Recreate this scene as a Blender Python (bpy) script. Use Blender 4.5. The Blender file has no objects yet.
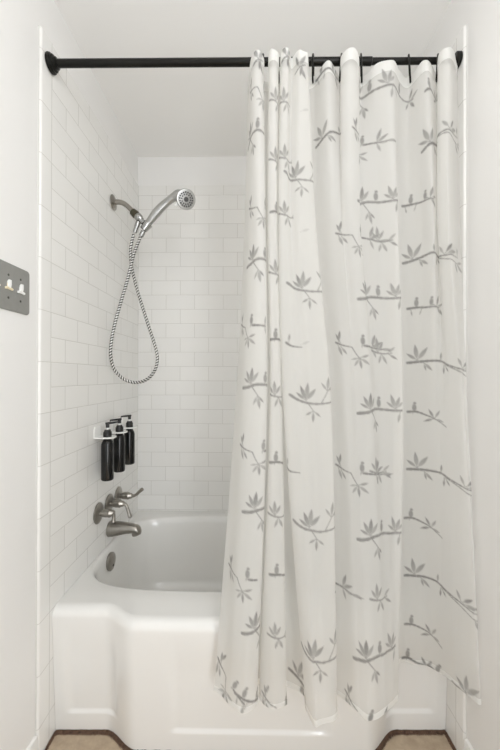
import bpy, bmesh, math, random
import numpy as np
from mathutils import Vector, Matrix

random.seed(4)
rng = np.random.default_rng(4)
SC = bpy.context.scene
COL = SC.collection
PI = math.pi

# ------------------------------------------------------------------ camera, world, lights, exposure
F = 335.0
YAW, PITCH, ROLL = math.radians(0.86), math.radians(0.17), 0.0026
CX, CZ = 0.650, 1.165
W0 = 1.278
cam = bpy.data.objects.new('camera', bpy.data.cameras.new('camera'))
COL.objects.link(cam)
cam.data.sensor_fit = 'HORIZONTAL'
cam.data.sensor_width = 36.0
cam.data.lens = 36.0 * F / 500.0
cam.data.clip_start = 0.02
cam.matrix_world = (Matrix.Translation((CX, 0, CZ)) @ Matrix.Rotation(YAW, 4, 'Z')
                    @ Matrix.Rotation(PI / 2 + PITCH, 4, 'X') @ Matrix.Rotation(ROLL, 4, 'Z'))
SC.camera = cam

world = bpy.data.worlds.new('World')
SC.world = world
world.use_nodes = True
world.node_tree.nodes['Background'].inputs[0].default_value = (0.94, 0.975, 1.0, 1)
world.node_tree.nodes['Background'].inputs[1].default_value = 0.45


def area(name, loc, target, sx, sy, power, col=(1, 1, 1)):
    d = bpy.data.lights.new(name, 'AREA')
    d.shape = 'RECTANGLE'
    d.size, d.size_y, d.energy, d.color = sx, sy, power, col
    o = bpy.data.objects.new(name, d)
    COL.objects.link(o)
    o.location = loc
    o.rotation_euler = (Vector(target) - Vector(loc)).to_track_quat('-Z', 'Y').to_euler()
    return o


area('front_fill_light', (0.66, -1.25, 1.10), (0.60, 1.5, 1.0), 1.15, 2.1, 2.2, (0.95, 0.975, 1.0))  # added soft frontal fill behind the camera, not an actual doorway
area('side_fill_light', (W0 - 0.02, -0.60, 1.10), (0.0, -0.08, 1.08), 1.0, 1.9, 28.0, (0.945, 0.972, 1.0))  # added tall fill that brightens the left tile, not an actual window
ld = bpy.data.lights.new('top_fill_light', 'POINT')  # added unseen point fill, lifts the ceiling and the tub basin
ld.energy, ld.shadow_soft_size, ld.color = 5.0, 0.14, (0.97, 0.98, 1.0)
lo = bpy.data.objects.new('top_fill_light', ld)
COL.objects.link(lo)
lo.location = (0.85, 0.25, 2.12)

SC.view_settings.view_transform = 'Standard'
SC.view_settings.look = 'None'
SC.view_settings.gamma = 1.0
SC.view_settings.use_curve_mapping = False
SC.view_settings.exposure = 0.46
SC.cycles.max_bounces = 14
SC.cycles.diffuse_bounces = 7
SC.cycles.transparent_max_bounces = 16

# ------------------------------------------------------------------ materials


def lin(c):
    return tuple((v / 255 / 12.92 if v / 255 <= 0.04045 else ((v / 255 + 0.055) / 1.055) ** 2.4) for v in c) + (1,)


def mat(name, rgb, rough=0.5, metal=0.0, noise=0.0, nscale=30.0, bump=0.0, bscale=200.0, coat=0.0):
    m = bpy.data.materials.new(name)
    m.use_nodes = True
    nt = m.node_tree
    b = nt.nodes['Principled BSDF']
    b.inputs['Base Color'].default_value = lin(rgb)
    b.inputs['Roughness'].default_value = rough
    b.inputs['Metallic'].default_value = metal
    b.inputs['Coat Weight'].default_value = coat
    tc = nt.nodes.new('ShaderNodeTexCoord')
    if noise:
        n = nt.nodes.new('ShaderNodeTexNoise')
        n.inputs['Scale'].default_value = nscale
        n.inputs['Detail'].default_value = 4
        r = nt.nodes.new('ShaderNodeMix')
        r.data_type = 'RGBA'
        r.inputs['A'].default_value = lin([v * (1 - noise) for v in rgb])
        r.inputs['B'].default_value = lin([min(255, v * (1 + noise)) for v in rgb])
        nt.links.new(tc.outputs['Object'], n.inputs['Vector'])
        nt.links.new(n.outputs['Fac'], r.inputs['Factor'])
        nt.links.new(r.outputs['Result'], b.inputs['Base Color'])
    if bump:
        n2 = nt.nodes.new('ShaderNodeTexNoise')
        n2.inputs['Scale'].default_value = bscale
        n2.inputs['Detail'].default_value = 3
        bp = nt.nodes.new('ShaderNodeBump')
        bp.inputs['Strength'].default_value = bump
        bp.inputs['Distance'].default_value = 0.002
        nt.links.new(tc.outputs['Object'], n2.inputs['Vector'])
        nt.links.new(n2.outputs['Fac'], bp.inputs['Height'])
        nt.links.new(bp.outputs['Normal'], b.inputs['Normal'])
    return m


def tile_mat(name, axis, o_h, o_z, bw, rh, offset=0.5, rgb=(236, 235, 232), grout=(206, 204, 199)):
    """Subway tile: brick texture laid in metres along `axis` and z, glossy glaze, sunk grout."""
    m = bpy.data.materials.new(name)
    m.use_nodes = True
    nt = m.node_tree
    b = nt.nodes['Principled BSDF']
    tc = nt.nodes.new('ShaderNodeTexCoord')
    sp = nt.nodes.new('ShaderNodeSeparateXYZ')
    nt.links.new(tc.outputs['Object'], sp.inputs[0])
    cb = nt.nodes.new('ShaderNodeCombineXYZ')

    def off(sock, v):
        a = nt.nodes.new('ShaderNodeMath')
        a.operation = 'SUBTRACT'
        nt.links.new(sock, a.inputs[0])
        a.inputs[1].default_value = v
        return a.outputs[0]
    nt.links.new(off(sp.outputs[axis], o_h), cb.inputs[0])
    nt.links.new(off(sp.outputs[2], o_z), cb.inputs[1])
    br = nt.nodes.new('ShaderNodeTexBrick')
    br.offset = offset
    br.offset_frequency = 2
    br.squash = 1.0
    br.inputs['Color1'].default_value = lin(rgb)
    br.inputs['Color2'].default_value = lin([v * 0.985 for v in rgb])
    br.inputs['Mortar'].default_value = lin(grout)
    br.inputs['Scale'].default_value = 1.0
    br.inputs['Mortar Size'].default_value = 0.0011
    br.inputs['Mortar Smooth'].default_value = 0.25
    br.inputs['Bias'].default_value = 0.0
    br.inputs['Brick Width'].default_value = bw
    br.inputs['Row Height'].default_value = rh
    nt.links.new(cb.outputs[0], br.inputs['Vector'])
    nt.links.new(br.outputs['Color'], b.inputs['Base Color'])
    b.inputs['Roughness'].default_value = 0.16
    b.inputs['Specular IOR Level'].default_value = 0.45
    # height: cushioned tile edge + faint glaze ripple
    br2 = nt.nodes.new('ShaderNodeTexBrick')
    br2.offset = offset
    br2.inputs['Color1'].default_value = (1, 1, 1, 1)
    br2.inputs['Color2'].default_value = (1, 1, 1, 1)
    br2.inputs['Mortar'].default_value = (0, 0, 0, 1)
    br2.inputs['Scale'].default_value = 1.0
    br2.inputs['Mortar Size'].default_value = 0.0028
    br2.inputs['Mortar Smooth'].default_value = 1.0
    br2.inputs['Brick Width'].default_value = bw
    br2.inputs['Row Height'].default_value = rh
    nt.links.new(cb.outputs[0], br2.inputs['Vector'])
    nz = nt.nodes.new('ShaderNodeTexNoise')
    nz.inputs['Scale'].default_value = 9.0
    nt.links.new(tc.outputs['Object'], nz.inputs['Vector'])
    mx = nt.nodes.new('ShaderNodeMath')
    mx.operation = 'MULTIPLY_ADD'
    nt.links.new(nz.outputs['Fac'], mx.inputs[0])
    mx.inputs[1].default_value = 1.2
    nt.links.new(br2.outputs['Color'], mx.inputs[2])
    bp = nt.nodes.new('ShaderNodeBump')
    bp.inputs['Strength'].default_value = 0.45
    bp.inputs['Distance'].default_value = 0.0012
    nt.links.new(mx.outputs[0], bp.inputs['Height'])
    nt.links.new(bp.outputs['Normal'], b.inputs['Normal'])
    return m


M_PAINT = mat('wall_paint', (234, 233, 231), 0.55, bump=0.12, bscale=160)
M_CEIL = mat('ceiling_paint', (246, 245, 243), 0.8, bump=0.08, bscale=120)
M_TRIM = mat('white_trim_paint', (232, 231, 228), 0.35)
M_CAULK = mat('white_caulk', (212, 211, 207), 0.4)
M_BROWN = mat('old_brown_caulk', (78, 60, 48), 0.9, noise=0.6, nscale=140, bump=0.8, bscale=300)
M_TUB = mat('tub_enamel', (230, 229, 226), 0.14, coat=0.3)
M_BLACK = mat('black_metal', (20, 19, 15), 0.36, metal=0.55)
M_BOTTLE = mat('black_bottle_plastic', (7, 7, 7), 0.2)
M_PUMP = mat('black_pump_plastic', (9, 9, 9), 0.35)
M_WHITE = mat('white_plastic', (242, 242, 240), 0.3)
M_CREAM = mat('aged_cream_plastic', (232, 220, 190), 0.35)
M_NICKEL = mat('brushed_nickel', (158, 154, 147), 0.3, metal=1.0, noise=0.05, nscale=60)
M_CHROME = mat('chrome', (172, 172, 170), 0.16, metal=1.0)
M_SATIN = mat('satin_chrome_plastic', (182, 182, 180), 0.3, metal=0.9)
M_BRONZE = mat('dark_olive_coupler', (82, 78, 64), 0.4, metal=0.6)
M_DARKGREY = mat('dark_grey_rubber', (74, 74, 74), 0.5)
M_LIGHTGREY = mat('light_grey_nozzle_plate', (165, 165, 163), 0.3, metal=0.5)
M_PLATE = mat('brushed_grey_plate', (148, 148, 144), 0.42, metal=0.25, noise=0.03, nscale=90)
M_SCREW = mat('dark_screw', (92, 92, 88), 0.4, metal=0.7)


def floor_material():
    m = bpy.data.materials.new('tan_vinyl_floor')
    m.use_nodes = True
    nt = m.node_tree
    b = nt.nodes['Principled BSDF']
    tc = nt.nodes.new('ShaderNodeTexCoord')
    n = nt.nodes.new('ShaderNodeTexNoise')
    n.inputs['Scale'].default_value = 22
    n.inputs['Detail'].default_value = 8
    n.inputs['Roughness'].default_value = 0.7
    r = nt.nodes.new('ShaderNodeValToRGB')
    r.color_ramp.elements[0].position = 0.3
    r.color_ramp.elements[0].color = lin((158, 140, 119))
    r.color_ramp.elements[1].position = 0.72
    r.color_ramp.elements[1].color = lin((194, 175, 150))
    nt.links.new(tc.outputs['Object'], n.inputs['Vector'])
    nt.links.new(n.outputs['Fac'], r.inputs['Fac'])
    nt.links.new(r.outputs['Color'], b.inputs['Base Color'])
    b.inputs['Roughness'].default_value = 0.5
    return m


def hose_material():
    m = bpy.data.materials.new('spiral_steel_hose')
    m.use_nodes = True
    nt = m.node_tree
    b = nt.nodes['Principled BSDF']
    at = nt.nodes.new('ShaderNodeAttribute')
    at.attribute_name = 'coil'
    r = nt.nodes.new('ShaderNodeValToRGB')
    r.color_ramp.elements[0].position = 0.30
    r.color_ramp.elements[0].color = lin((70, 69, 66))
    r.color_ramp.elements[1].position = 0.62
    r.color_ramp.elements[1].color = lin((214, 213, 210))
    nt.links.new(at.outputs['Fac'], r.inputs['Fac'])
    nt.links.new(r.outputs['Color'], b.inputs['Base Color'])
    b.inputs['Metallic'].default_value = 0.85
    b.inputs['Roughness'].default_value = 0.28
    return m


def fabric_material(name, alpha, rgb=(240, 239, 236)):
    m = bpy.data.materials.new(name)
    m.use_nodes = True
    nt = m.node_tree
    nt.nodes.remove(nt.nodes['Principled BSDF'])
    out = nt.nodes['Material Output']
    at = nt.nodes.new('ShaderNodeAttribute')
    at.attribute_name = 'print'
    tc = nt.nodes.new('ShaderNodeTexCoord')
    # watercolour variation of the printed ink
    n = nt.nodes.new('ShaderNodeTexNoise')
    n.inputs['Scale'].default_value = 90
    n.inputs['Detail'].default_value = 3
    nt.links.new(tc.outputs['Object'], n.inputs['Vector'])
    ink = nt.nodes.new('ShaderNodeMix')
    ink.data_type = 'RGBA'
    ink.inputs['A'].default_value = lin((108, 106, 105))
    ink.inputs['B'].default_value = lin((150, 148, 146))
    nt.links.new(n.outputs['Fac'], ink.inputs['Factor'])
    mx = nt.nodes.new('ShaderNodeMix')
    mx.data_type = 'RGBA'
    mx.inputs['A'].default_value = lin(rgb)
    nt.links.new(ink.outputs['Result'], mx.inputs['B'])
    nt.links.new(at.outputs['Fac'], mx.inputs['Factor'])
    # crumpled-cotton relief
    cr = nt.nodes.new('ShaderNodeTexNoise')
    cr.inputs['Scale'].default_value = 16
    cr.inputs['Detail'].default_value = 5
    mp = nt.nodes.new('ShaderNodeMapping')
    mp.inputs['Scale'].default_value = (1.6, 1.6, 0.8)
    nt.links.new(tc.outputs['Object'], mp.inputs['Vector'])
    nt.links.new(mp.outputs['Vector'], cr.inputs['Vector'])
    bp = nt.nodes.new('ShaderNodeBump')
    bp.inputs['Strength'].default_value = 0.35
    bp.inputs['Distance'].default_value = 0.006
    nt.links.new(cr.outputs['Fac'], bp.inputs['Height'])
    d = nt.nodes.new('ShaderNodeBsdfDiffuse')
    t = nt.nodes.new('ShaderNodeBsdfTranslucent')
    for s in (d, t):
        nt.links.new(mx.outputs['Result'], s.inputs['Color'])
        nt.links.new(bp.outputs['Normal'], s.inputs['Normal'])
    m1 = nt.nodes.new('ShaderNodeMixShader')
    m1.inputs[0].default_value = 0.56
    nt.links.new(d.outputs[0], m1.inputs[1])
    nt.links.new(t.outputs[0], m1.inputs[2])
    tr = nt.nodes.new('ShaderNodeBsdfTransparent')
    m2 = nt.nodes.new('ShaderNodeMixShader')
    # ink closes the weave, so printed cloth is less see-through
    ms = nt.nodes.new('ShaderNodeMath')
    ms.operation = 'MULTIPLY_ADD'
    nt.links.new(at.outputs['Fac'], ms.inputs[0])
    ms.inputs[1].default_value = -alpha * 0.8
    ms.inputs[2].default_value = alpha
    nt.links.new(ms.outputs[0], m2.inputs[0])
    nt.links.new(m1.outputs[0], m2.inputs[1])
    nt.links.new(tr.outputs[0], m2.inputs[2])
    nt.links.new(m2.outputs[0], out.inputs['Surface'])
    return m


M_FLOOR = floor_material()
M_HOSE = hose_material()
M_CLOTH = fabric_material('sheer_printed_cotton', 0.20)
M_HEM = fabric_material('doubled_cotton_hem', 0.04, (248, 248, 246))

# ------------------------------------------------------------------ mesh helpers


class MB:
    def __init__(self):
        self.v, self.f = [], []

    def add(self, verts, faces):
        o = len(self.v)
        self.v += [tuple(map(float, p)) for p in verts]
        self.f += [tuple(i + o for i in f) for f in faces]

    def loft(self, rings, cap0=True, cap1=True, closed=True):
        n = len(rings[0])
        o = len(self.v)
        for r in rings:
            self.v += [tuple(map(float, p)) for p in r]
        for i in range(len(rings) - 1):
            for j in range(n if closed else n - 1):
                k = (j + 1) % n
                self.f.append((o + i * n + j, o + i * n + k, o + (i + 1) * n + k, o + (i + 1) * n + j))
        if cap0:
            self.f.append(tuple(o + j for j in reversed(range(n))))
        if cap1:
            self.f.append(tuple(o + (len(rings) - 1) * n + j for j in range(n)))

    def lathe(self, prof, origin, axis, n=32, ref=(0, 0, 1)):
        """prof: (distance along axis, radius)."""
        a = Vector(axis).normalized()
        u = a.cross(Vector(ref))
        if u.length < 1e-3:
            u = a.cross(Vector((1, 0, 0)))
        u.normalize()
        w = a.cross(u)
        O = Vector(origin)
        rings = [[O + a * h + (u * math.cos(2 * PI * j / n) + w * math.sin(2 * PI * j / n)) * max(r, 1e-5) for j in range(n)]
                 for h, r in prof]
        self.loft(rings)

    def tube(self, path, rad, n=14, caps=True, sx=1.0, sy=1.0):
        P = [Vector(p) for p in path]
        R = rad if hasattr(rad, '__len__') else [rad] * len(P)
        t0 = (P[1] - P[0]).normalized()
        u = t0.cross(Vector((0, 1, 0)))
        if u.length < 1e-3:
            u = t0.cross(Vector((0, 0, 1)))
        u.normalize()
        rings = []
        for i, p in enumerate(P):
            t = (P[min(i + 1, len(P) - 1)] - P[max(i - 1, 0)]).normalized()
            u = (u - t * u.dot(t)).normalized()
            w = t.cross(u)
            rings.append([p + (u * math.cos(2 * PI * j / n) * sx + w * math.sin(2 * PI * j / n) * sy) * R[i] for j in range(n)])
        self.loft(rings, caps, caps)
        return rings

    def box(self, lo, hi, bevel=0.0, seg=2):
        bm = bmesh.new()
        bmesh.ops.create_cube(bm, size=1)
        lo, hi = Vector(lo), Vector(hi)
        for v in bm.verts:
            v.co = Vector(((lo[k] + hi[k]) / 2 + v.co[k] * (hi[k] - lo[k]) for k in range(3)))
        if bevel:
            bmesh.ops.bevel(bm, geom=list(bm.edges), offset=bevel, segments=seg, profile=0.5, affect='EDGES')
        bm.verts.index_update()
        self.add([v.co for v in bm.verts], [[v.index for v in f.verts] for f in bm.faces])
        bm.free()

    def torus(self, c, axis, R, r, n=40, m=10, sx=1.0, sy=1.0):
        a = Vector(axis).normalized()
        u = a.cross(Vector((0, 1, 0)))
        if u.length < 1e-3:
            u = a.cross(Vector((0, 0, 1)))
        u.normalize()
        w = a.cross(u)
        C = Vector(c)
        rings = []
        for i in range(n):
            t = 2 * PI * i / n
            d = u * math.cos(t) * sx + w * math.sin(t) * sy
            dn = d.normalized()
            rings.append([C + d * R + (dn * math.cos(2 * PI * j / m) + a * math.sin(2 * PI * j / m)) * r for j in range(m)])
        rings.append(rings[0])
        self.loft(rings, False, False)

    def build(self, name, material, parent=None, smooth=True, weld=True, angle=40):
        me = bpy.data.meshes.new(name)
        me.from_pydata(self.v, [], self.f)
        bm = bmesh.new()
        bm.from_mesh(me)
        if weld:
            bmesh.ops.remove_doubles(bm, verts=bm.verts, dist=1e-5)
        bmesh.ops.recalc_face_normals(bm, faces=bm.faces)
        if smooth:
            for f in bm.faces:
                f.smooth = True
            for e in bm.edges:
                if len(e.link_faces) == 2 and e.calc_face_angle(0) > math.radians(angle):
                    e.smooth = False
        bm.to_mesh(me)
        bm.free()
        me.materials.append(material)
        o = bpy.data.objects.new(name, me)
        COL.objects.link(o)
        if parent is not None:
            o.parent = parent
            o.matrix_parent_inverse = parent.matrix_world.inverted()
        return o


def tag(o, label, cat, group=None):
    o['label'] = label
    o['category'] = cat
    if group:
        o['group'] = group
    return o


def thing(name, label, cat, loc=(0, 0, 0), group=None):
    o = bpy.data.objects.new(name, None)
    COL.objects.link(o)
    o.empty_display_size = 0.05
    o.location = loc
    o.matrix_world = Matrix.Translation(loc)
    return tag(o, label, cat, group)


def structure(o):
    o['kind'] = 'structure'
    return o


def shift(objs, d):
    pass


def spline(pts, n):
    """Catmull-Rom through pts, n samples per span."""
    P = [np.array(p, float) for p in pts]
    P = [2 * P[0] - P[1]] + P + [2 * P[-1] - P[-2]]
    out = []
    for i in range(1, len(P) - 2):
        a, b, c, d = P[i - 1:i + 3]
        for k in range(n):
            t = k / n
            out.append(0.5 * (2 * b + (c - a) * t + (2 * a - 5 * b + 4 * c - d) * t * t + (3 * b - a - 3 * c + d) * t ** 3))
    out.append(P[-2])
    return out


def wx(u, Y):
    """world x of the plumb plane seen at photo column u, at distance Y into the room."""
    return CX + Y * np.tan(np.arctan((np.asarray(u, float) - 250.0) / F) - 0.015)


def depth(x, Y):
    return Y * math.cos(YAW) - (x - CX) * math.sin(YAW)


def pt(u, v, Y):
    x = float(wx(u, Y))
    return Vector((x, Y, CZ + (376.0 - v) / F * depth(x, Y)))


def sstep(a, b, x):
    t = np.clip((np.asarray(x, float) - a) / (b - a), 0, 1)
    return t * t * (3 - 2 * t)


# ------------------------------------------------------------------ the setting
W, YB, ZC = 1.278, 1.855, 2.389       # alcove width (tile face to tile face), tile face of the back wall, ceiling
TT = 0.008                            # tile thickness
ZT = 2.224                            # top of the tiled field
ROW, BRK = 0.0794, 0.1588
ZJ = CZ + 1.0045                      # a known horizontal joint
RIM = 0.4165
YF, YTR = 1.0585, 1.002
YTRS = {'left': YTR, 'right': 1.016}                # front edge of the tile field, front edge of the bullnose column
Y0 = -1.3

b = MB(); b.box((-0.2, Y0, -0.1), (W + 0.2, YB + 0.1, 0.0)); structure(b.build('floor', M_FLOOR, smooth=False))
b = MB(); b.box((-0.2, Y0, ZC), (W + 0.2, YB + 0.1, ZC + 0.1)); structure(b.build('ceiling', M_CEIL, smooth=False))
b = MB(); b.box((-TT - 0.1, Y0, 0), (-TT, YB + 0.1, ZC)); structure(b.build('wall_left', M_PAINT, smooth=False))
b = MB(); b.box((W + TT, Y0, 0), (W + TT + 0.1, YB + 0.1, ZC)); structure(b.build('wall_right', M_PAINT, smooth=False))
b = MB(); b.box((-TT, YB + TT, 0), (W + TT, YB + TT + 0.1, ZC)); structure(b.build('wall_back', M_PAINT, smooth=False))

# origin of the brick rows sits an even number of rows below the known joint
ZO = ZJ - 30 * ROW
T_BACK = tile_mat('subway_tile_back', 0, 0.0742 - BRK * 4, ZO, BRK, ROW)
T_SIDE = tile_mat('subway_tile_side', 1, YF - BRK * 8, ZO - 0.0095, BRK, ROW)
T_BULL = tile_mat('bullnose_tile', 1, YTR - 0.0553 * 20 - 0.0009, ZJ - 0.0095 - 6 * ROW - BRK * 10, 0.0553, BRK, offset=0.0)

b = MB(); b.box((-TT, YB, RIM), (W + TT, YB + TT, ZT)); structure(b.build('wall_back_tile', T_BACK, smooth=False))
for side, xa, xb in (('left', -TT, 0.0), ('right', W, W + TT)):
    b = MB(); b.box((xa, YF, RIM), (xb, YB, ZT - 0.004))
    structure(b.build('wall_%s_tile' % side, T_SIDE, smooth=False))

# bullnose columns: rounded front edge, down to the floor (left) or to the baseboard (right)
for k, (side, z0) in enumerate((('left', 0.0), ('right', 0.0))):
    YTR = YTRS[side]
    prof = [(0, YF), (0, YTR + 0.008)]
    for a in range(1, 7):
        t = a / 6 * PI / 2
        prof.append((-TT * (1 - math.cos(t)), YTR + 0.008 - 0.008 * math.sin(t)))
    prof.append((-TT, YF))
    b = MB()
    rings = []
    for z in (z0, ZT):
        rings.append([((x if side == 'left' else W - x), y, z) for x, y in prof])
    b.loft(rings)
    # short return below the rim, between the column and the tub
    structure(b.build('trim_%d' % (k + 1), T_BULL, angle=50))
    b = MB()
    xs = (-TT, 0.0) if side == 'left' else (W, W + TT)
    b.box((xs[0], YF, 0), (xs[1], 1.135, RIM))
    structure(b.build('trim_%d' % (k + 3), T_BULL, smooth=False))
    # bead of caulk against the painted wall
    b = MB()
    xx = -TT if side == 'left' else W + TT
    sgn = 1 if side == 'left' else -1
    zs = np.linspace(0.07, ZT, 60)
    b.tube([(xx + sgn * 0.0005, YTR - 0.001, z) for z in zs], [0.0022 + 0.0004 * math.sin(z * 37) for z in zs], n=8)
    structure(b.build('trim_%d' % (k + 5), M_CAULK))

# baseboards on the painted walls, with a quarter round
for side in ('left', 'right'):
    s = 1 if side == 'left' else -1
    x0 = -TT if side == 'left' else W + TT
    pr = [(0, 0), (0.020, 0), (0.020, 0.006), (0.0175, 0.013), (0.012, 0.017), (0.010, 0.018), (0.010, 0.074), (0.007, 0.082), (0, 0.085)]
    b = MB()
    b.loft([[(x0 + s * x, y, z) for x, z in pr] for y in (Y0, YTRS[side] - 0.003)])
    structure(b.build('baseboard_' + side, M_TRIM, angle=30))

# ------------------------------------------------------------------ bathtub
tub = thing('bathtub', 'white enamelled bathtub with a stepped apron in the tiled alcove', 'bathtub', (W / 2, 1.45, 0))


def yface(x):
    base = 1.068 + 0.022 * np.asarray(x, float) / W
    bulge = sstep(0.165, 0.285, x) * (1 - sstep(W - 0.285, W - 0.165, x))
    return base * (1 - bulge) + 1.014 * bulge


XA, XB, YT = 0.0005, W - 0.0005, YB - 0.0005
LEAN = 0.022                        # the apron leans: its top stands proud of its foot
FR = 0.030                          # fillet of the rim's front edge
ox, oy, ax, ay = W / 2, 1.475, (W - 0.032) / 2, 0.305   # basin opening
N = 240


def sup(t, a, bb, e):
    c, s = math.cos(t), math.sin(t)
    return (a * math.copysign(abs(c) ** (2 / e), c), bb * math.copysign(abs(s) ** (2 / e), s))


# outer rim loop: walk the rectangle; front edge follows the stepped apron
outer = []
for k in range(N):
    t = 2 * PI * k / N
    c_, s_ = math.cos(t), math.sin(t)
    m_ = max(abs(c_), abs(s_))
    outer.append((c_ / m_, s_ / m_))
rim_o, rim_m = [], []
front_x = []
for k, (px, py) in enumerate(outer):
    x = ox + px * (XB - XA) / 2
    y1, y0 = YT, float(yface(x)) + FR
    y = (y0 + y1) / 2 + py * (y1 - y0) / 2
    x = min(max(x, XA), XB)
    rim_o.append((x, y, RIM))
inner = [sup(2 * PI * k / N, 1.0, 1.0, 4.6) for k in range(N)]


def loop(a, bb, z, dx=0.0, dy=0.0, e=4.6):
    return [(ox + dx + sup(2 * PI * k / N, a, bb, e)[0], oy + dy + sup(2 * PI * k / N, a, bb, e)[1], z) for k in range(N)]


rings = [rim_o, [tuple(0.5 * o + 0.5 * i for o, i in zip(p, q)) for p, q in zip(rim_o, loop(ax + 0.012, ay + 0.012, RIM))]]
rings += [loop(ax + 0.010, ay + 0.012, RIM), loop(ax + 0.005, ay + 0.006, RIM - 0.0015), loop(ax, ay, RIM - 0.007)]
rings += [loop(ax - 0.004, ay - 0.008, RIM - 0.03), loop(ax - 0.012, ay - 0.02, RIM - 0.12), loop(ax - 0.028, ay - 0.035, 0.20),
          loop(ax - 0.05, ay - 0.052, 0.12), loop(ax - 0.075, ay - 0.072, 0.085), loop(ax - 0.12, ay - 0.11, 0.068),
          loop(ax - 0.3, ay - 0.2, 0.062), loop(0.02, 0.01, 0.060)]
bt = MB()
bt.loft(rings, cap0=False, cap1=True)
# apron: grid over x and a profile that runs from the rim, round the fillet, down to the floor
nx = 220
xs = np.linspace(XA, XB, nx)
yf = yface(xs)
prof = [(FR * (1 - math.sin(a * PI / 16)), RIM - FR * (1 - math.cos(a * PI / 16))) for a in range(0, 9)]
zz = list(np.linspace(RIM - FR - 0.012, 0.10, 18)) + list(np.linspace(0.092, 0.05, 22)) + [0.03, 0.0]
rows = []
for q, (dy, z) in enumerate(prof):
    rows.append([(x, y + dy, z) for x, y in zip(xs, yf)])


def win(x, a, bb, s=0.03):
    return sstep(a, a + s, x) * (1 - sstep(bb - s, bb, x))


for z in zz:
    g = float(sstep(0.060, 0.076, z) * (1 - sstep(0.24, 0.37, z)))
    inset = (win(xs, 0.03, 0.215) + win(xs, 0.385, 0.893) + win(xs, W - 0.215, W - 0.03)) * g * 0.0065
    rows.append([(x, y + i + LEAN * (1 - z / (RIM - FR)), z) for x, y, i in zip(xs, yf, inset)])
bt.loft(rows, False, False, closed=False)
bt.build('tub_body', M_TUB, tub, angle=60)

# overflow plate on the end wall of the basin
opc = pt(111.0, 562.0, 1.46)
b = MB()
ovc = Vector((0.030, 1.445, CZ - 0.805))
b.lathe([(-0.008, 0.036), (0.001, 0.0375), (0.004, 0.0355), (0.0065, 0.028), (0.0075, 0.012), (0.0078, 0.0)], ovc, (1, 0, 0.04), 40)
op = b.build('overflow_plate', M_NICKEL, tub)
op['label'] = 'brushed nickel overflow plate'
b = MB(); b.lathe([(0.0, 0.005), (0.0025, 0.005), (0.0032, 0.0035), (0.0033, 0)], ovc + Vector((0.0065, 0, -0.016)), (1, 0, 0), 16)
b.build('screw', M_SCREW, op)

# dark, crumbling caulk along the foot of the apron and the wall beside it
def caulk(name, line, w):
    P = spline(line, 14)
    b = MB()
    rings = []
    for i, p in enumerate(P):
        t = np.array(P[min(i + 1, len(P) - 1)]) - np.array(P[max(i - 1, 0)])
        t = t / np.linalg.norm(t)
        nrm = np.array((t[1], -t[0], 0))
        wi = w * (1 + 0.35 * math.sin(i * 1.7) * math.cos(i * 0.63) + 0.25 * rng.uniform(-1, 1))
        h = 0.004 + 0.0015 * rng.uniform(-1, 1)
        rings.append([tuple(p + nrm * wi + (0, 0, 0.0002)), tuple(p + nrm * wi * 0.7 + (0, 0, h * 0.7)), tuple(p + (0, 0, h + 0.003)), tuple(p + (0, 0, 0.0002))])
    b.loft(rings)
    structure(b.build(name, M_BROWN))


cx_ = np.concatenate([np.linspace(0.002, 0.15, 10), np.linspace(0.165, 0.29, 14), np.linspace(0.33, W - 0.33, 8), np.linspace(W - 0.29, W - 0.165, 14), np.linspace(W - 0.15, W - 0.002, 10)])
caulk('trim_7', [(x, float(yface(x)) + LEAN - 0.0005, 0) for x in cx_], 0.010)
caulk('trim_8', [(W - 0.0002, y, 0) for y in np.linspace(1.105, 1.02, 6)] + [(W - 0.013, 1.01, 0)] + [(W - 0.0125, y, 0) for y in np.linspace(0.99, 0.75, 9)], 0.008)
caulk('trim_9', [(0.013, y, 0) for y in np.linspace(0.80, 1.00, 8)] + [(0.006, 1.02, 0)] + [(0.001, y, 0) for y in np.linspace(1.04, 1.085, 4)], 0.006)

# ------------------------------------------------------------------ shower curtain rod
ROD_L, ROD_R = Vector((0.0, 1.043, CZ + 0.983)), Vector((W, 1.042, CZ + 0.976))
rd = (ROD_R - ROD_L).normalized()
rod = thing('shower_curtain_rod', 'black tension rod spanning the alcove below the ceiling', 'curtain rod', ROD_L)
xs_split = float(wx(370, 1.05)) / W
pm = ROD_L + (ROD_R - ROD_L) * xs_split
b = MB()
b.lathe([(0.02, 0.0116), ((pm - ROD_L).length, 0.0116), ((pm - ROD_L).length + 0.001, 0.0100)], ROD_L, rd, 28)
b.build('outer_tube', M_BLACK, rod)
b = MB()
L = (ROD_R - ROD_L).length
b.lathe([((pm - ROD_L).length - 0.05, 0.0094), (L - 0.012, 0.0094)], ROD_L, rd, 24)
b.build('inner_tube', M_BLACK, rod)
b = MB()
b.lathe([(0.0003, 0.0245), (0.002, 0.0275), (0.005, 0.0285), (0.009, 0.0275), (0.011, 0.0235), (0.013, 0.0225), (0.016, 0.0235), (0.018, 0.0215),
         (0.0195, 0.0175), (0.021, 0.0170), (0.0245, 0.0170), (0.026, 0.0145), (0.0265, 0.0118)], ROD_L, rd, 40)
b.build('flange', M_BLACK, rod)
b = MB()
b.lathe([(0.0003, 0.020), (0.002, 0.0225), (0.013, 0.0225), (0.015, 0.019), (0.016, 0.011)], ROD_R, -rd, 36)
b.build('flange', M_BLACK, rod)

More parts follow.
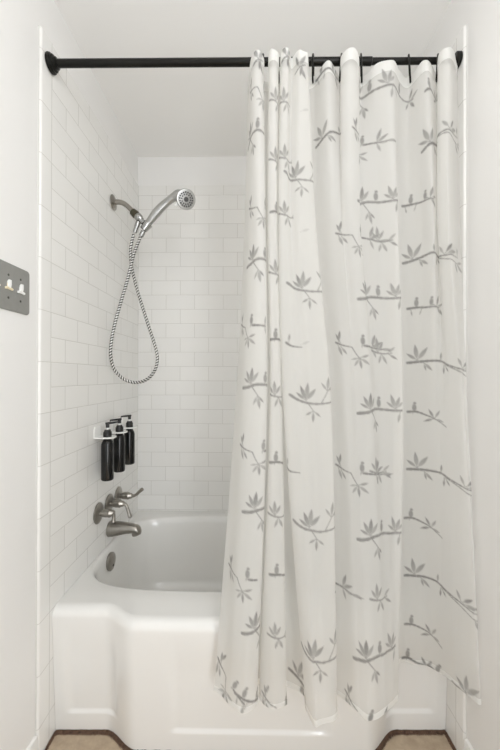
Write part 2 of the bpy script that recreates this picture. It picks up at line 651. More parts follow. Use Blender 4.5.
# ------------------------------------------------------------------ shower curtain
# each row: fold point as (photo column, distance) at the top hem, at eye height + .5 m, at eye height, at the bottom hem
FOLDS = [
    ((247, 1.075), (244, 1.05), (236, 1.02), (215, .965)),
    ((251, .985), (250, .98), (245, .95), (232, .925)),
    ((257, .966), (258, .95), (256, .93), (246, .905)),
    ((263, .99), (265, .965), (267, .94), (258, .93)),
    ((262, 1.06), (264, 1.03), (264, 1.02), (254, .985)),
    ((269, 1.06), (269, 1.03), (273, 1.02), (265, .98)),
    ((268, .98), (267, .97), (270, .945), (260, .945)),
    ((273, .96), (272, .955), (276, .935), (274, .91)),
    ((278, .985), (277, .97), (282, .95), (287, .925)),
    ((276, 1.06), (276, 1.04), (280, 1.03), (286, .985)),
    ((283, 1.06), (283, 1.05), (292, 1.04), (304, .955)),
    ((280, .98), (278, .97), (283, .95), (307, .915)),
    ((287, .960), (286, .955), (296, .93), (315, .88)),
    ((291, .99), (291, .968), (305, .932), (320, .875)),
    ((300, .964), (300, .955), (316, .93), (328, .877)),
    ((307, .985), (315, .97), (331, .945), (338, .90)),
    ((303, 1.05), (308, 1.035), (322, 1.015), (331, .97)),
    ((312, 1.058), (318, 1.03), (334, 1.005), (342, .95)),
    ((328, 1.0), (331, .998), (345, .98), (357, .91)),
    ((339, 1.055), (341, .988), (352, .975), (364, .897)),
    ((341, .985), (343, .979), (358, .966), (370, .893)),
    ((350, .960), (351, .966), (366, .958), (377, .893)),
    ((358, .985), (359.5, .976), (372, .964), (384, .905)),
    ((360, 1.06), (361, .994), (378, .985), (390, .92)),
    ((375, 1.015), (379, .998), (391, .985), (395, .937)),
    ((391, 1.0), (397.5, .985), (403, .985), (398.5, .957)),
    ((400, 1.04), (395, 1.04), (395, 1.05), (392, 1.03)),
    ((408, 1.06), (404, 1.06), (406, 1.07), (404, 1.072)),
    ((418, 1.02), (420, 1.035), (420, 1.05), (420, 1.065)),
    ((428, 1.0), (433, 1.005), (434, 1.025), (436, 1.045)),
    ((436, 1.055), (438, 1.025), (443, 1.01), (447, 1.015)),
    ((439, .985), (438, .995), (450, .992), (458, .988)),
    ((447, .962), (444.5, .975), (457, .975), (468, .965)),
    ((453, .975), (450, .97), (463, .962), (476, .947)),
    ((457, 1.02), (460, 1.01), (468, .962), (482, .937)),
]
LEV = np.array([CZ + 0.940, CZ + 0.46, CZ - 0.07, CZ - 0.905])
SPAN = 40
lv = []
for l in range(4):
    p = [(float(wx(r[l][0], r[l][1])), r[l][1]) for r in FOLDS]
    lv.append(np.array(spline(p, SPAN)))
lv = np.array(lv)                                # 4 x ns x 2
# resample to even cloth length (mean over the levels)
seg = np.mean(np.linalg.norm(np.diff(lv, axis=1), axis=2), axis=0)
cum = np.concatenate([[0], np.cumsum(seg)])
NS, NT = 640, 620
even = np.linspace(0, cum[-1], NS)
lv = np.stack([np.stack([np.interp(even, cum, lv[l, :, k]) for k in range(2)], 1) for l in range(4)])
# interpolate over height: monotone-ish cubic (Hermite with finite-difference slopes)
tz = np.linspace(LEV[0], LEV[3], NT)
G = np.zeros((NT, NS, 3))
sl = np.zeros_like(lv)
for l in range(4):
    if l == 0:
        sl[l] = (lv[1] - lv[0]) / (LEV[1] - LEV[0])
    elif l == 3:
        sl[l] = (lv[3] - lv[2]) / (LEV[3] - LEV[2])
    else:
        sl[l] = (lv[l + 1] - lv[l - 1]) / (LEV[l + 1] - LEV[l - 1])
for i, z in enumerate(tz):
    l = 0 if z > LEV[1] else (1 if z > LEV[2] else 2)
    h = LEV[l + 1] - LEV[l]
    t = (z - LEV[l]) / h
    G[i, :, :2] = ((2 * t ** 3 - 3 * t ** 2 + 1) * lv[l] + (t ** 3 - 2 * t ** 2 + t) * h * sl[l]
                   + (-2 * t ** 3 + 3 * t ** 2) * lv[l + 1] + (t ** 3 - t ** 2) * h * sl[l + 1])
    G[i, :, 2] = z
# soft secondary ripples and a slightly puckered hem
SS, TTg = np.meshgrid(even, tz, indexing='xy')
down = (LEV[0] - TTg)
amp = 0.0016 + 0.0012 * np.clip(down / 1.8, 0, 1)
rip = np.sin(SS * 61 + 1.3 * np.sin(down * 2.1)) * 0.5 + np.sin(SS * 97 - down * 1.7 + 0.6) * 0.5
fine = np.sin(SS * 43 + down * 27 + 2 * np.sin(SS * 19)) * np.sin(down * 33 - SS * 21 + 1.5 * np.sin(down * 9))
hem = np.exp(-((TTg - LEV[3]) / 0.022) ** 2)
G[:, :, 1] += amp * rip + 0.0009 * fine + hem * 0.0012 * np.sin(SS * 110)
G[:, :, 2] += hem * (0.0035 * np.sin(SS * 38 + 1) + 0.0012 * np.sin(SS * 90)) + np.exp(-((TTg - LEV[0]) / 0.03) ** 2) * 0.0025 * np.sin(SS * 120)
G[:, :, 0] = np.minimum(G[:, :, 0], W - 0.006 + 0.010 * sstep(0.995, 0.975, G[:, :, 1]))

# photo position of every cloth point, to find where on the cloth a motif sits
th = -0.015


def project(P):
    X, Y, Z = P[..., 0] - CX, P[..., 1], P[..., 2] - CZ
    d = Y * math.cos(YAW) - X * math.sin(YAW)
    return 250 + F * np.tan(np.arctan2(X, Y) + 0.015), 376 - F * Z / d, d


PU, PV, PD = project(G)
INK = np.zeros((NT, NS), np.float32)


def locate(u, v):
    q = (PU - u) ** 2 + (PV - v) ** 2
    ok = q < 2.2 ** 2
    if not ok.any():
        return np.unravel_index(np.argmin(q), q.shape)
    dd = np.where(ok, PD, 9)
    # among the nearest layer take the closest match
    near = dd < dd.min() + 0.012
    qq = np.where(ok & near, q, 1e9)
    return np.unravel_index(np.argmin(qq), qq.shape)


class Motif:
    """Collects brush strokes in cloth coordinates (photo-pixel sized units, y up)."""

    def __init__(self):
        self.s = []

    def br(self, pts, w0, w1, tone=0.85):
        P = spline([np.array(p, float) for p in pts], 6)
        n = len(P) - 1
        for i in range(n):
            w = w0 + (w1 - w0) * i / n
            self.s.append(('c', P[i], P[i + 1], w * (1 + 0.18 * math.sin(i * 2.3)) / 2, tone))
        return self

    def lf(self, x, y, ang, L, w=None, tone=0.72):
        a = math.radians(ang)
        c, q = math.cos(a), math.sin(a)
        self.s.append(('l', np.array((x + 1.6 * c, y + 1.6 * q)), np.array((c, q)), L * 0.95, (w or L * 0.27), tone * (0.8 + 0.4 * ((x * 7.3 + a * 5.1) % 1))))
        self.s.append(('c', np.array((x, y)), np.array((x + 2 * c, y + 2 * q)), 0.35, tone))
        return self

    def bird(self, x, y, s=1.0, tone=0.72):
        self.s.append(('e', np.array((x, y)), 2.1 * s, 4.0 * s, tone))
        self.s.append(('e', np.array((x + 0.5 * s, y + 4.6 * s)), 1.5 * s, 1.5 * s, tone))
        self.s.append(('l', np.array((x - 0.4, y - 2.5 * s)), np.array((-0.25, -0.97)), 4.5 * s, 1.2 * s, tone))
        return self

    def stamp(self, u, v, unit=0.00315, mir=1, rot=0.0, xmax=None):
        i0, j0 = locate(u, v)
        row = G[i0]
        arc = np.concatenate([[0], np.cumsum(np.linalg.norm(np.diff(row, axis=0), axis=1))])
        a = (arc - arc[j0]) / unit
        # follow the slope of the cloth down the grid
        bz = (tz - tz[i0]) / unit
        jm = np.where((a > -12 if mir > 0 else a < 12) & (np.abs(a) < 95) & ((a * mir < (xmax or 1e9))))[0]
        im = np.where(np.abs(bz) < 32)[0]
        if len(jm) < 2 or len(im) < 2:
            return
        A, B = np.meshgrid(a[jm] * mir, bz[im])
        c, s = math.cos(rot), math.sin(rot)
        A, B = c * A + s * B, -s * A + c * B
        acc = np.zeros_like(A)
        for st in self.s:
            if st[0] == 'c':
                p, q, r, tone = st[1:]
                d = q - p
                t = np.clip(((A - p[0]) * d[0] + (B - p[1]) * d[1]) / max(d @ d, 1e-9), 0, 1)
                dist = np.hypot(A - p[0] - t * d[0], B - p[1] - t * d[1]) - r
            elif st[0] == 'l':
                p, d, L, w, tone = st[1:]
                x = (A - p[0]) * d[0] + (B - p[1]) * d[1]
                y = np.abs(-(A - p[0]) * d[1] + (B - p[1]) * d[0])
                t = np.clip(x / L, 0, 1)
                half = w / 2 * np.sin(PI * t ** 0.8) ** 0.9
                dist = np.where((x < 0) | (x > L), np.maximum(np.maximum(-x, x - L), 0) + y, y - half)
                tone = tone * (0.75 + 0.35 * t)
            else:
                p, rx, ry, tone = st[1:]
                k = np.hypot((A - p[0]) / rx, (B - p[1]) / ry)
                dist = (k - 1) * min(rx, ry)
            cov = np.clip(0.5 - dist / 0.9, 0, 1) * tone
            acc = np.maximum(acc, cov)
        sub = INK[np.ix_(im, jm)]
        INK[np.ix_(im, jm)] = np.maximum(sub, acc)


def bough():
    m = Motif().br([(0, 0), (8, 1), (17, 3.5), (28, 3), (39, 2), (48, 2.5), (59, 2.5), (70, 1.5), (76, 0.5)], 2.8, 1.2, 0.78)
    for a, L in ((150, 9), (115, 12), (85, 14), (55, 12)): m.lf(11, 4, a, L)
    m.bird(25, 9)
    for a, L in ((140, 9), (105, 13), (72, 11), (45, 9)): m.lf(40, 3.5, a, L)
    m.br([(12, 2), (15, -2), (18, -6)], 0.9, 0.7)
    for a, L in ((-115, 8), (-80, 11), (-50, 7)): m.lf(18, -6, a, L)
    m.lf(44, 1, -100, 9).lf(48, 2, -60, 6)
    m.bird(59, 7.5, 0.9)
    for a, L in ((70, 9), (20, 9), (-55, 9), (-110, 6)): m.lf(72, 1, a, L)
    return m


def tail():
    m = Motif().br([(0, 0), (8, 0.5), (17, -0.5), (26, -1), (30, -2)], 2.4, 1.0)
    m.bird(8, 5, 0.95).bird(22, 4, 0.85)
    for a, L in ((75, 10), (15, 8), (-50, 10), (150, 6)): m.lf(27, -1, a, L)
    m.lf(3, -1, -80, 5).lf(13, -1, -110, 5)
    return m


def tail2():
    m = Motif().br([(0, 0), (8, 0.5), (16, -2), (24, -5), (34, -12)], 2.4, 0.7)
    m.bird(6, 4.5, 0.95)
    for a, L in ((120, 9), (60, 8), (-160, 9), (-20, 7)): m.lf(24, -5, a, L)
    return m


def droop():
    m = Motif().br([(0, 0), (12, 1), (22, 1.5), (30, 1), (38, -3), (50, -7), (60, -9.5), (70, -11)], 2.6, 0.8)
    m.br([(34, -2), (46, -8), (58, -14), (66, -17), (72, -22)], 1.1, 0.6)
    for a, L in ((145, 11), (98, 15), (52, 15)): m.lf(9, 2.5, a, L)
    m.lf(15, 0, -45, 10).lf(15, 0, -75, 7)
    m.lf(30, 1, 86, 7).lf(33, -3, -95, 7, tone=0.85).lf(34, -3, -60, 6)
    m.lf(51, -6, 112, 9).lf(52, -6, 38, 11).lf(53, -7, 5, 13)
    m.lf(66, -17, -40, 12).lf(66, -17, 5, 9).lf(62, -15, -70, 10).lf(69, -10, 75, 7, tone=0.85)
    return m


def tip():
    m = Motif().br([(0, 4), (7, 1), (15, -1)], 1.8, 0.8).br([(26, 0), (36, -1), (46, -2.5), (56, -4)], 2.0, 0.7)
    m.lf(3, 4, 78, 10).lf(5, 3, 115, 9).lf(2, 2, -70, 10).lf(5, 0, -55, 8)
    m.bird(25, 4.5, 0.95)
    m.br([(15, -1), (18, -7), (22, -13)], 0.9, 0.7)
    for a, L in ((-125, 8), (-85, 9), (-35, 10), (15, 8), (-170, 6)): m.lf(21, -11, a, L)
    for a, L in ((70, 12), (25, 11), (-15, 9), (-70, 9)): m.lf(38, -1, a, L)
    m.lf(46, -2, -5, 12, 2.0)
    return m


def spray():
    m = Motif().br([(0, 5), (6, 1), (14, -2), (24, -3), (36, -2), (46, 1)], 2.4, 1.1, 0.78)
    for a, L in ((140, 10), (108, 13), (80, 15), (48, 13)): m.lf(14, 0, a, L)
    m.br([(16, -3), (20, -9)], 0.8, 0.6)
    for a, L in ((-150, 7), (-95, 9), (-40, 7)): m.lf(20, -9, a, L)
    m.br([(28, -2), (33, 6), (35, 10)], 0.8, 0.6)
    for a, L in ((125, 8), (80, 12), (30, 9)): m.lf(34, 8, a, L)
    for a, L in ((-110, 12), (-70, 8), (40, 6)): m.lf(43, 0, a, L)
    return m


def sprig():
    m = Motif().br([(-3, 2), (3, 0), (9, -1), (16, -0.5)], 1.8, 0.9, 0.75)
    for a, L in ((125, 9), (92, 12), (60, 9)): m.lf(4, 0.5, a, L)
    for a, L in ((-65, 9), (-110, 8)): m.lf(7, -1, a, L)
    m.lf(12, -1, 40, 8).lf(13, -1, -35, 8)
    return m


SPRIG = sprig()
BOUGH, TAIL, TAIL2, DROOP, TIP, SPRAY = bough(), tail(), tail2(), droop(), tip(), spray()
for v in (200, 299, 413, 539): BOUGH.stamp(358, v, xmax=46)
BOUGH.stamp(354, 657, rot=0.05, xmax=46)
TAIL.stamp(402, 206); TAIL.stamp(407, 308)
TAIL2.stamp(408, 411)
for v in (517, 623): TAIL2.stamp(405, v)
for v in (362, 469): DROOP.stamp(407, v)
DROOP.stamp(405, 575)
DROOP.stamp(403, 263, rot=0.12); DROOP.stamp(422, 151, rot=0.3, unit=0.0034)
for v in (237, 347, 468, 596): TIP.stamp(336, v)
TIP.stamp(352, 131); DROOP.stamp(316, 147, rot=0.25, xmax=34)
BOUGH.stamp(360, 86, unit=0.0036, rot=0.02); TAIL.stamp(316, 80); TAIL2.stamp(425, 90, rot=0.3)
# front bunched folds
for v in (176, 288, 400, 525): SPRAY.stamp(284 + (v - 176) * 0.03, v)
SPRAY.stamp(302, 648)
for v in (150, 268, 388, 512, 633): BOUGH.stamp(246 if v < 380 else 243, v, xmax=34)
for v in (96, 213, 329, 449): TIP.stamp(248 if v < 300 else 240, v, xmax=40)
TIP.stamp(229, 568, xmax=34); TIP.stamp(217, 660, rot=-0.5, xmax=34)
for v in (98, 158, 272, 394, 513, 634): SPRIG.stamp(271, v + 2, xmax=16)
for v in (212, 340, 462, 574): TAIL2.stamp(270, v, xmax=18)
for v in (103, 158, 215): SPRIG.stamp(280, v, xmax=14)
for v in (343, 466, 590): Motif().br([(0, 0), (5, -3), (14, -4)], 2.2, 0.7).lf(2, 0, 80, 7).stamp(286, v)
for u, v in ((257, 58), (286, 55), (298, 66)): Motif().lf(0, 0, 60, 12).lf(0, 0, 110, 11).lf(0, 0, -60, 12).lf(3, 2, -100, 10).br([(-5, -3), (6, 2)], 1.6, 1).stamp(u, v)
for v in (110, 232, 345): Motif().lf(0, 0, 20, 8, tone=0.25).stamp(300, v)
for v in (241, 352, 473, 601): SPRIG.stamp(374, v, unit=0.0033)
# row along the hem
TIP.stamp(262, 694, rot=-0.2, xmax=30); DROOP.stamp(290, 668, rot=-0.5, xmax=25); TIP.stamp(345, 692, rot=-0.3, xmax=50)
TAIL.stamp(236, 692, rot=-0.3); TAIL2.stamp(402, 657, rot=0.0); TAIL.stamp(428, 664, rot=-0.35); DROOP.stamp(455, 684, rot=-0.2)
INK = np.clip(INK, 0, 1)

curtain = thing('shower_curtain', 'sheer white shower curtain printed with grey birds and leafy branches, hung from the black rod', 'shower curtain',
                (float(wx(350, .97)), 0.97, LEV[3]))


def grid_object(name, pts, ink, material, parent):
    nt_, ns_ = pts.shape[:2]
    me = bpy.data.meshes.new(name)
    idx = np.arange(nt_ * ns_).reshape(nt_, ns_)
    q = np.stack([idx[:-1, :-1], idx[1:, :-1], idx[1:, 1:], idx[:-1, 1:]], -1).reshape(-1, 4)
    me.vertices.add(nt_ * ns_)
    me.vertices.foreach_set('co', pts.reshape(-1).astype(np.float32))
    me.loops.add(q.size)
    me.loops.foreach_set('vertex_index', q.reshape(-1).astype(np.int32))
    me.polygons.add(len(q))
    me.polygons.foreach_set('loop_start', np.arange(0, q.size, 4, dtype=np.int32))
    me.polygons.foreach_set('use_smooth', np.ones(len(q), bool))
    me.update(calc_edges=True)
    at = me.attributes.new('print', 'FLOAT', 'POINT')
    at.data.foreach_set('value', ink.reshape(-1).astype(np.float32))
    me.materials.append(material)
    o = bpy.data.objects.new(name, me)
    COL.objects.link(o)
    o.parent = parent
    o.matrix_parent_inverse = parent.matrix_world.inverted()
    return o


grid_object('fabric_panel', G, INK, M_CLOTH, curtain)
# the hems are doubled strips, folded over to the front of the panel
nrm = np.cross(np.gradient(G, axis=1), np.gradient(G, axis=0))
nrm /= np.linalg.norm(nrm, axis=2, keepdims=True) + 1e-9
if nrm[..., 1].mean() > 0:
    nrm = -nrm
dz = (LEV[0] - LEV[3]) / (NT - 1)
nh, nb = int(0.036 / dz), int(0.020 / dz)
grid_object('top_hem', (G + nrm * 0.0012)[:nh], INK[:nh] * 0.9, M_HEM, curtain)
grid_object('bottom_hem', (G + nrm * 0.0012)[NT - nb:], INK[NT - nb:] * 0.9, M_HEM, curtain)

# curtain rings over the rod
ring_u = (262, 277, 312, 339.5, 360, 408, 435.5)
ring_where = ('leftmost black ring on the rod, between the first two bunched curtain folds',
              'black ring on the rod between the second and third bunched curtain folds',
              'black ring on the rod just right of the bunched curtain folds',
              'black ring on the rod touching the left side of the narrow standing fold',
              'black ring on the rod touching the right side of the narrow standing fold',
              'black ring on the rod, second from the right wall, over the flat curtain stretch',
              'black ring on the rod nearest the right wall')
for k, u in enumerate(ring_u):
    xw = float(wx(u, 1.05))
    c = ROD_L + (ROD_R - ROD_L) * (xw / W)
    rr = 0.0116 if c.x < pm.x else 0.0094
    b = MB()
    b.torus(c + Vector((0, 0.0, rr - 0.0335 + 0.0)), (1, -(c.x - CX) / c.y + 0.05 * math.sin(k * 2.1 + 1), 0.08 * math.sin(k * 1.7)), 0.0362, 0.0030, sx=1.0, sy=0.8)
    o = b.build('curtain_ring', M_BLACK)
    tag(o, ring_where[k], 'curtain ring', 'black rings holding the shower curtain')

# ------------------------------------------------------------------ shower arm, bracket, hand shower, hose
YS = 1.513
fl = pt(112.5, 202.5, YS); fl.x = 0.0
arm = thing('shower_mount', 'bent nickel shower arm with chrome bracket high on the left tiled wall', 'shower arm', (0, YS, fl.z))
b = MB(); b.lathe([(0.0003, 0.030), (0.003, 0.0335), (0.006, 0.033), (0.009, 0.026), (0.011, 0.017), (0.012, 0.0115)], (0, YS, fl.z), (1, 0, 0), 36)
b.build('flange', M_NICKEL, arm)
ap = spline([(0.004, YS, fl.z), (0.03, YS, fl.z + 0.001), (0.052, YS, fl.z - 0.006), (0.075, YS, fl.z - 0.024), (0.100, YS, fl.z - 0.050)], 8)
b = MB(); b.tube(ap, 0.0112, 18); b.build('pipe', M_NICKEL, arm)
ad = Vector((0.72, 0, -0.69)).normalized()
e = Vector((0.090, YS, fl.z - 0.041))
b = MB(); b.lathe([(0, 0.0125), (0.002, 0.0165), (0.012, 0.0172), (0.016, 0.0185), (0.026, 0.0185), (0.028, 0.0165)], e, ad, 12)
b.build('coupler', M_BRONZE, arm)
e2 = e + ad * 0.028
b = MB(); b.lathe([(0, 0.013), (0.003, 0.0175), (0.010, 0.0185), (0.020, 0.0175), (0.026, 0.014), (0.032, 0.012)], e2, ad, 24)
br_ = b.build('bracket', M_CHROME, arm)
# cradle ring that holds the hand shower, and the hose outlet
hd_dir = (pt(152, 218, YS) - pt(145, 226.5, YS)).normalized()
cr_c = pt(145.5, 226.5, YS)
b = MB()
crp = [(-0.020, 0.0150), (-0.019, 0.0165), (0.016, 0.0205), (0.0175, 0.0200), (0.0165, 0.0185), (-0.0195, 0.0145), (-0.020, 0.0150)]
cu = hd_dir.cross(Vector((0, 1, 0))).normalized(); cw = hd_dir.cross(cu)
b.loft([[cr_c + hd_dir * h + (cu * math.cos(2 * PI * j / 28) + cw * math.sin(2 * PI * j / 28)) * q for j in range(28)] for h, q in crp], False, False)
cs = (e2 + ad * 0.018 - cr_c).normalized()
b.tube([e2 + ad * 0.018, (e2 + ad * 0.018 + cr_c) / 2, cr_c + cs * 0.0185], [0.012, 0.011, 0.010], 14)
b.build('cradle', M_CHROME, arm)
ho = pt(137.0, 224.5, YS)
b = MB(); b.lathe([(-0.012, 0.0105), (0.0, 0.0115), (0.012, 0.0115), (0.014, 0.0102), (0.034, 0.0102), (0.040, 0.0085)], ho, (pt(133.8, 233.5, YS) - pt(137, 224.5, YS)), 18)
b.build('hose_outlet', M_CHROME, arm)

hs = thing('hand_shower', 'silver hand shower head resting in the wall bracket, face turned down', 'shower head', cr_c)
hp = [(143.5, 229.0, YS), (146, 225.8, YS), (150, 220.3, YS - .003), (155, 213.8, YS - .008), (161, 207.2, YS - .014), (167, 201.7, YS - .02), (172.5, 197.6, YS - .026), (178, 195.6, YS - .03), (183, 195.8, YS - .03)]
hr = [0.011, 0.0138, 0.0170, 0.0192, 0.0190, 0.0172, 0.0185, 0.026, 0.020]
P = spline([tuple(pt(*q)) for q in hp], 5)
R = [float(v[0]) for v in spline([(r, 0) for r in hr], 5)]
b = MB(); b.tube(P, R, 22, sx=1.0, sy=0.9); b.build('handle', M_SATIN, hs)
# ribbed grip strip along the front of the handle
P2 = [Vector(p) + Vector((0.0015, -0.0125 * (0.6 + 0.4 * math.sin(PI * i / (len(P) - 1))), -0.001)) for i, p in enumerate(P)]
b = MB()
for i in range(9, 27):
    d = (P2[i + 1] - P2[i - 1]).normalized()
    b.lathe([(-0.0016, 0.0045), (0.0, 0.0062), (0.0016, 0.0045)], P2[i] + Vector((0, 0.0005, 0)), d, 10)
b.build('grip', M_LIGHTGREY, hs)
fa = Vector((0.36, -0.80, -0.46)).normalized()
hc = pt(185.5, 199.2, YS - 0.055)
b = MB()
b.lathe([(-0.046, 0.004), (-0.044, 0.016), (-0.036, 0.028), (-0.022, 0.0375), (-0.008, 0.0420), (-0.002, 0.0423), (0.001, 0.0395), (0.0015, 0.035)], hc, fa, 44)
b.build('head', M_SATIN, hs)
b = MB(); b.lathe([(0.0, 0.0345), (0.0022, 0.034), (0.0030, 0.031), (0.0032, 0.0)], hc, fa, 40)
face = b.build('spray_face', M_LIGHTGREY, hs)
u_ = fa.cross(Vector((0, 0, 1))).normalized(); w_ = fa.cross(u_)
for ring_r, cnt, rad in ((0.0280, 18, 0.0036), (0.0195, 12, 0.0034), (0.0, 1, 0.0105)):
    for k in range(cnt):
        t = 2 * PI * k / cnt
        b = MB(); b.lathe([(0.0028, rad), (0.005, rad * 0.9), (0.0056, rad * 0.5), (0.0057, 0)], hc + u_ * ring_r * math.cos(t) + w_ * ring_r * math.sin(t), fa, 10)
        b.build('nozzle', M_DARKGREY, face)
b = MB(); b.tube([pt(176.5, 203.5, YS - .05), pt(174.5, 206, YS - .055)], [0.006, 0.0055], 12); b.build('spray_lever', M_WHITE, hs)

hose_px = [(133.2, 234.6, 0), (131.0, 243, .004), (130.0, 254, .008), (131.5, 268, .010), (136, 287, .008), (142.5, 308, .004), (149, 328, 0), (155.5, 348, 0), (157.3, 360, 0), (154.5, 371, 0),
           (147, 379.5, 0), (136, 382.8, 0), (124, 379.5, -.012), (114.5, 370, -.035), (110.8, 357, -.05), (111.3, 342, -.05), (115, 323, -.042), (120.5, 303, -.030), (126, 284, -.02), (130.2, 268, -.015), (133.5, 254, -.010), (138, 242, -.003), (141.0, 234.6, 0)]
hose = thing('shower_hose', 'flexible spiral steel hose hanging in a long loop from the hand shower', 'hose', pt(136, 382.8, YS))
HP = spline([tuple(pt(u, v, YS + d)) for u, v, d in hose_px], 40)
HP = np.array(HP)
arc = np.concatenate([[0], np.cumsum(np.linalg.norm(np.diff(HP, axis=0), axis=1))])
nn = int(arc[-1] / 0.0019)
HP = np.stack([np.interp(np.linspace(0, arc[-1], nn), arc, HP[:, k]) for k in range(3)], 1)
b = MB()
nr = 14
rings = b.tube([tuple(p) for p in HP], 0.0076, nr, caps=False)
rings2, coil = [], []
for i, r in enumerate(rings):
    c = Vector(HP[i])
    out = []
    for j, p in enumerate(r):
        h = 0.5 + 0.5 * math.sin(2 * PI * (i * 0.0019 / 0.0125) - 4 * PI * j / nr)
        out.append(c + (p - c) * (0.86 + 0.16 * h))
        coil.append(h)
    rings2.append(out)
b = MB(); b.loft(rings2, False, False)
ob = b.build('hose_tube', M_HOSE, hose, weld=False)
at = ob.data.attributes.new('coil', 'FLOAT', 'POINT')
at.data.foreach_set('value', np.array(coil, np.float32))
b = MB(); b.lathe([(-0.002, 0.0085), (0.0, 0.0105), (0.022, 0.0105), (0.024, 0.0085)], pt(140.6, 236.2, YS - .001), pt(143.6, 229.6, YS) - pt(141.6, 233.6, YS), 16)
b.build('connector', M_CHROME, hose)

# ------------------------------------------------------------------ bottles in their wall holders
hold_lab = ('white wall holder gripping the nearest black pump bottle, tall back plate showing',
            'white wall holder around the middle black pump bottle',
            'white wall holder around the farthest black pump bottle, nearest the corner')
bot_lab = ('black pump bottle nearest the viewer, its spout pointing away from the wall',
           'middle black pump bottle of the wall row, spout pointing left',
           'black pump bottle farthest back in the wall row, nearest the corner')
BXC = 0.045
for k, (Yb, sp_dir) in enumerate(((1.3676, (0.96, 0.28, 0.12)), (1.488, (-0.62, -0.78, 0.0)), (1.608, (-0.62, -0.78, 0.0)))):
    zb = CZ - 0.4286 + (0, 0.001, 0.003)[k]
    zp = zb + 0.174
    hw = 0.031
    h = thing('bottle_holder', hold_lab[k], 'bottle holder', (0, Yb, zp), 'white bottle holders on the left wall')
    # back plate with rounded top
    out = [(Yb - 0.027, zp), (Yb + 0.027, zp)]
    for a in range(0, 9):
        t = a / 8 * PI / 2
        out.append((Yb + 0.027 - 0.012 * (1 - math.cos(t)), zp + 0.046 - 0.012 + 0.012 * math.sin(t)))
    for a in range(0, 9):
        t = PI / 2 - a / 8 * PI / 2
        out.append((Yb - 0.027 + 0.012 * (1 - math.cos(t)), zp + 0.046 - 0.012 + 0.012 * math.sin(t)))
    b = MB(); b.loft([[(x, y, z) for y, z in out] for x in (0.0004, 0.0040)]); b.build('back_plate', M_WHITE, h, angle=30)
    # shelf ring: rounded outline with a hole
    n = 48
    ro, ri = [], []
    for j in range(n):
        t = 2 * PI * j / n
        c, s = math.cos(t), math.sin(t)
        px = BXC + 0.033 * (math.copysign(abs(c) ** 0.75, c) if c > 0 else 0)
        if c <= 0:
            m_ = max(abs(c) / (BXC - 0.0045), abs(s) / hw)
            px, py = BXC + c / m_, s / m_
        else:
            py = hw * math.copysign(abs(s) ** 0.75, s)
        ro.append((px, Yb + py)); ri.append((BXC + 0.0172 * c, Yb + 0.0172 * s))
    b = MB()
    prof_r = [(ri, 0), (ro, 0), (ro, 0.0045), (ri, 0.0045), (ri, 0)]
    b.loft([[(x, y, zp + dz_) for x, y in lp] for lp, dz_ in prof_r], False, False)
    b.build('shelf_ring', M_WHITE, h, angle=30)

    bo = thing('pump_bottle', bot_lab[k], 'bottle', (BXC, Yb, zb), 'black pump bottles on the left wall')
    b = MB()
    b.lathe([(0, 0.015), (0.001, 0.0215), (0.004, 0.0240), (0.008, 0.0247), (0.140, 0.0247), (0.148, 0.0240), (0.156, 0.0215), (0.163, 0.0178), (0.167, 0.0152), (0.172, 0.0148)], (BXC, Yb, zb), (0, 0, 1), 36)
    b.build('body', M_BOTTLE, bo)
    b = MB()
    b.lathe([(0.170, 0.0155), (0.1705, 0.0164), (0.197, 0.0164), (0.1995, 0.0150), (0.203, 0.0125), (0.207, 0.0118), (0.2075, 0.005)], (BXC, Yb, zb), (0, 0, 1), 28)
    b.build('cap', M_PUMP, bo)
    b = MB(); b.lathe([(0.205, 0.0045), (0.2185, 0.0045)], (BXC, Yb, zb), (0, 0, 1), 14); b.build('pump_stem', M_WHITE, bo)
    b = MB(); b.lathe([(0.215, 0.0055), (0.216, 0.0072), (0.234, 0.0072), (0.2365, 0.0060), (0.237, 0)], (BXC, Yb, zb), (0, 0, 1), 18)
    c = Vector((BXC, Yb, zb + 0.2325))
    d = Vector(sp_dir).normalized()
    b.tube([c - d * 0.008, c + d * 0.012, c + d * 0.032, c + d * 0.042, c + d * 0.0435 + Vector((0, 0, -0.005))], [0.0050, 0.0048, 0.0040, 0.0034, 0.003], 12, sx=1.0, sy=0.9)
    b.build('pump_head', M_PUMP, bo)

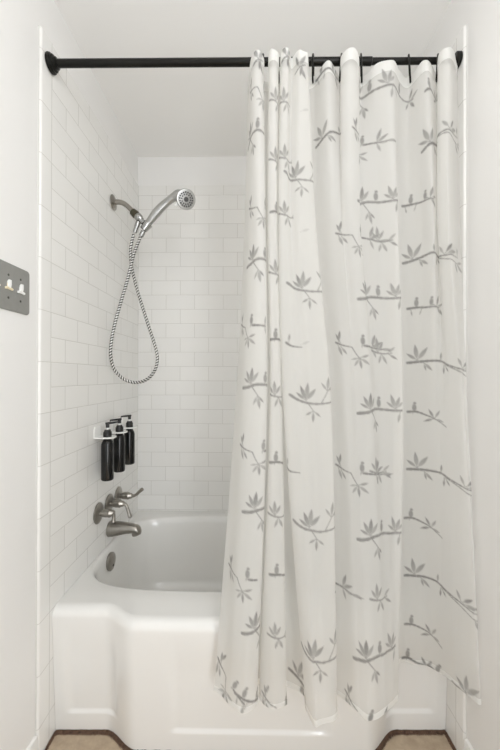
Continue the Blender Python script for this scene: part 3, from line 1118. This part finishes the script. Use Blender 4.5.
# ------------------------------------------------------------------ three valve handles, tub spout
val = ((1.378, 'nickel lever valve handle nearest the viewer, lever hanging toward the room', [(0.062, 0, 0), (0.072, -0.010, -0.003), (0.076, -0.020, -0.012), (0.077, -0.026, -0.024)]),
       (1.481, 'middle nickel valve handle above the spout, lever pointing straight down', [(0.060, 0, 0.001), (0.074, -0.002, -0.001), (0.083, -0.003, -0.010), (0.090, -0.003, -0.030), (0.098, -0.003, -0.056)]),
       (1.580, 'nickel valve handle farthest back, lever slanting up away from the wall', [(0.060, 0, 0), (0.076, 0, 0.000), (0.090, 0.000, 0.007), (0.104, 0.0, 0.020), (0.118, 0.0, 0.032)]))
ZV = CZ - 0.569
for Yv, lab, lev in val:
    t = thing('valve_handle', lab, 'faucet handle', (0, Yv, ZV), 'nickel valve handles over the tub')
    b = MB(); b.lathe([(0.0003, 0.038), (0.003, 0.0425), (0.006, 0.042), (0.010, 0.034), (0.012, 0.026), (0.013, 0.012)], (0, Yv, ZV), (1, 0, 0), 40)
    b.build('escutcheon', M_NICKEL, t)
    b = MB(); b.lathe([(0.010, 0.0125), (0.018, 0.0105), (0.022, 0.0115), (0.024, 0.0150), (0.036, 0.0162), (0.047, 0.0160), (0.050, 0.0172), (0.054, 0.0165), (0.058, 0.0135), (0.066, 0.0125), (0.071, 0.009), (0.072, 0)], (0, Yv, ZV), (1, 0, 0), 28)
    b.build('stem', M_NICKEL, t)
    P = [Vector((0, Yv, ZV)) + Vector(p) for p in spline(lev, 6)]
    n = len(P)
    b = MB(); b.tube(P, [0.0088 - 0.0024 * math.sin(PI * min(1, i / (n - 1) * 1.2) ** 1) * 0.6 - 0.0012 * i / n + (0.001 if i > n - 4 else 0) for i in range(n)], 16)
    tp = P[-1]; dd = (P[-1] - P[-2]).normalized()
    b.lathe([(-0.003, 0.0066), (0.0, 0.0074), (0.003, 0.0066), (0.0048, 0.003), (0.005, 0)], tp, dd, 16)
    b.build('lever', M_NICKEL, t)

ZS = CZ - 0.684
sp_ = thing('tub_spout', 'nickel tub spout with down-turned tip on the left wall', 'spout', (0, 1.488, ZS))
b = MB()
rings = []
for x, zc, hh, ww in ((0.0004, 0.0, 0.032, 0.031), (0.004, 0.0, 0.0335, 0.0325), (0.02, 0.0005, 0.0330, 0.0315), (0.05, 0.003, 0.0290, 0.0290), (0.08, 0.0045, 0.0240, 0.0260), (0.105, 0.0035, 0.0205, 0.0235),
                      (0.120, 0.0015, 0.0200, 0.0225), (0.131, -0.0025, 0.0190, 0.0210), (0.138, -0.007, 0.0160, 0.0180), (0.1425, -0.0115, 0.0105, 0.0120), (0.144, -0.013, 0.003, 0.004)):
    rings.append([(x, 1.488 + ww * math.cos(2 * PI * j / 32), ZS + zc + hh * math.sin(2 * PI * j / 32)) for j in range(32)])
b.loft(rings)
b.build('spout_body', M_NICKEL, sp_)
b = MB(); b.lathe([(0.0, 0.0165), (0.010, 0.0175), (0.020, 0.0170)], (0.121, 1.488, ZS - 0.026), (-0.15, 0, 1), 24); b.build('outlet', M_NICKEL, sp_)

# ------------------------------------------------------------------ light switch on the painted left wall
XP = -TT
zs_ = CZ + 0.236
sw = thing('light_switch', 'brushed grey metal switch plate with white toggles on the left wall', 'light switch', (XP, 0.88, zs_))
b = MB()
ya, yb_, za, zb_ = 0.795, 0.961, zs_ - 0.063, zs_ + 0.063
pl = []
for cx2, cy2, a0 in ((yb_ - .010, zb_ - .010, 0), (ya + .010, zb_ - .010, 1), (ya + .010, za + .010, 2), (yb_ - .010, za + .010, 3)):
    for k in range(7):
        t = (a0 + k / 6) * PI / 2
        pl.append((cx2, cy2, math.cos(t), math.sin(t)))
b.loft([[(XP + x, cy2 + r * c, cz2 + r * s) for cy2, cz2, c, s in pl] for x, r in ((0.0003, 0.010), (0.0022, 0.010), (0.0042, 0.0086), (0.0050, 0.006))])
b.build('cover_plate', M_PLATE, sw, angle=50)
for k, (Yt, m_) in enumerate(((0.830, M_WHITE), (0.876, M_CREAM), (0.922, M_WHITE))):
    b = MB()
    b.box((XP + 0.0045, Yt - 0.0055, zs_ - 0.0085), (XP + 0.0068, Yt + 0.0055, zs_ + 0.0085), 0.0010)
    for s in (-1, 1):      # little side ears at the foot of the toggle
        b.tube([(XP + 0.0060, Yt + s * 0.003, zs_ - 0.0045), (XP + 0.0070, Yt + s * 0.0125, zs_ - 0.0065)], [0.0040, 0.0032], 10)
    q = b.build('toggle_base', m_, sw, angle=35)
    b = MB()
    b.loft([[(XP + x, Yt + sy * w, z) for sy, z in ((-1, z0), (1, z0), (1, z1), (-1, z1))] for x, w, z0, z1 in
            ((0.0055, 0.0050, zs_ - 0.006, zs_ + 0.012), (0.0085, 0.0048, zs_ - 0.004, zs_ + 0.0165), (0.0108, 0.0042, zs_ + 0.004, zs_ + 0.0170))])
    b.build('toggle', M_WHITE, sw, angle=30)
    for s in (-1, 1):
        b = MB(); b.lathe([(0.0046, 0.0034), (0.0056, 0.0032), (0.0060, 0.002), (0.0061, 0)], (XP, Yt, zs_ + s * 0.0302), (1, 0, 0), 14)
        b.build('screw', M_SCREW, sw)
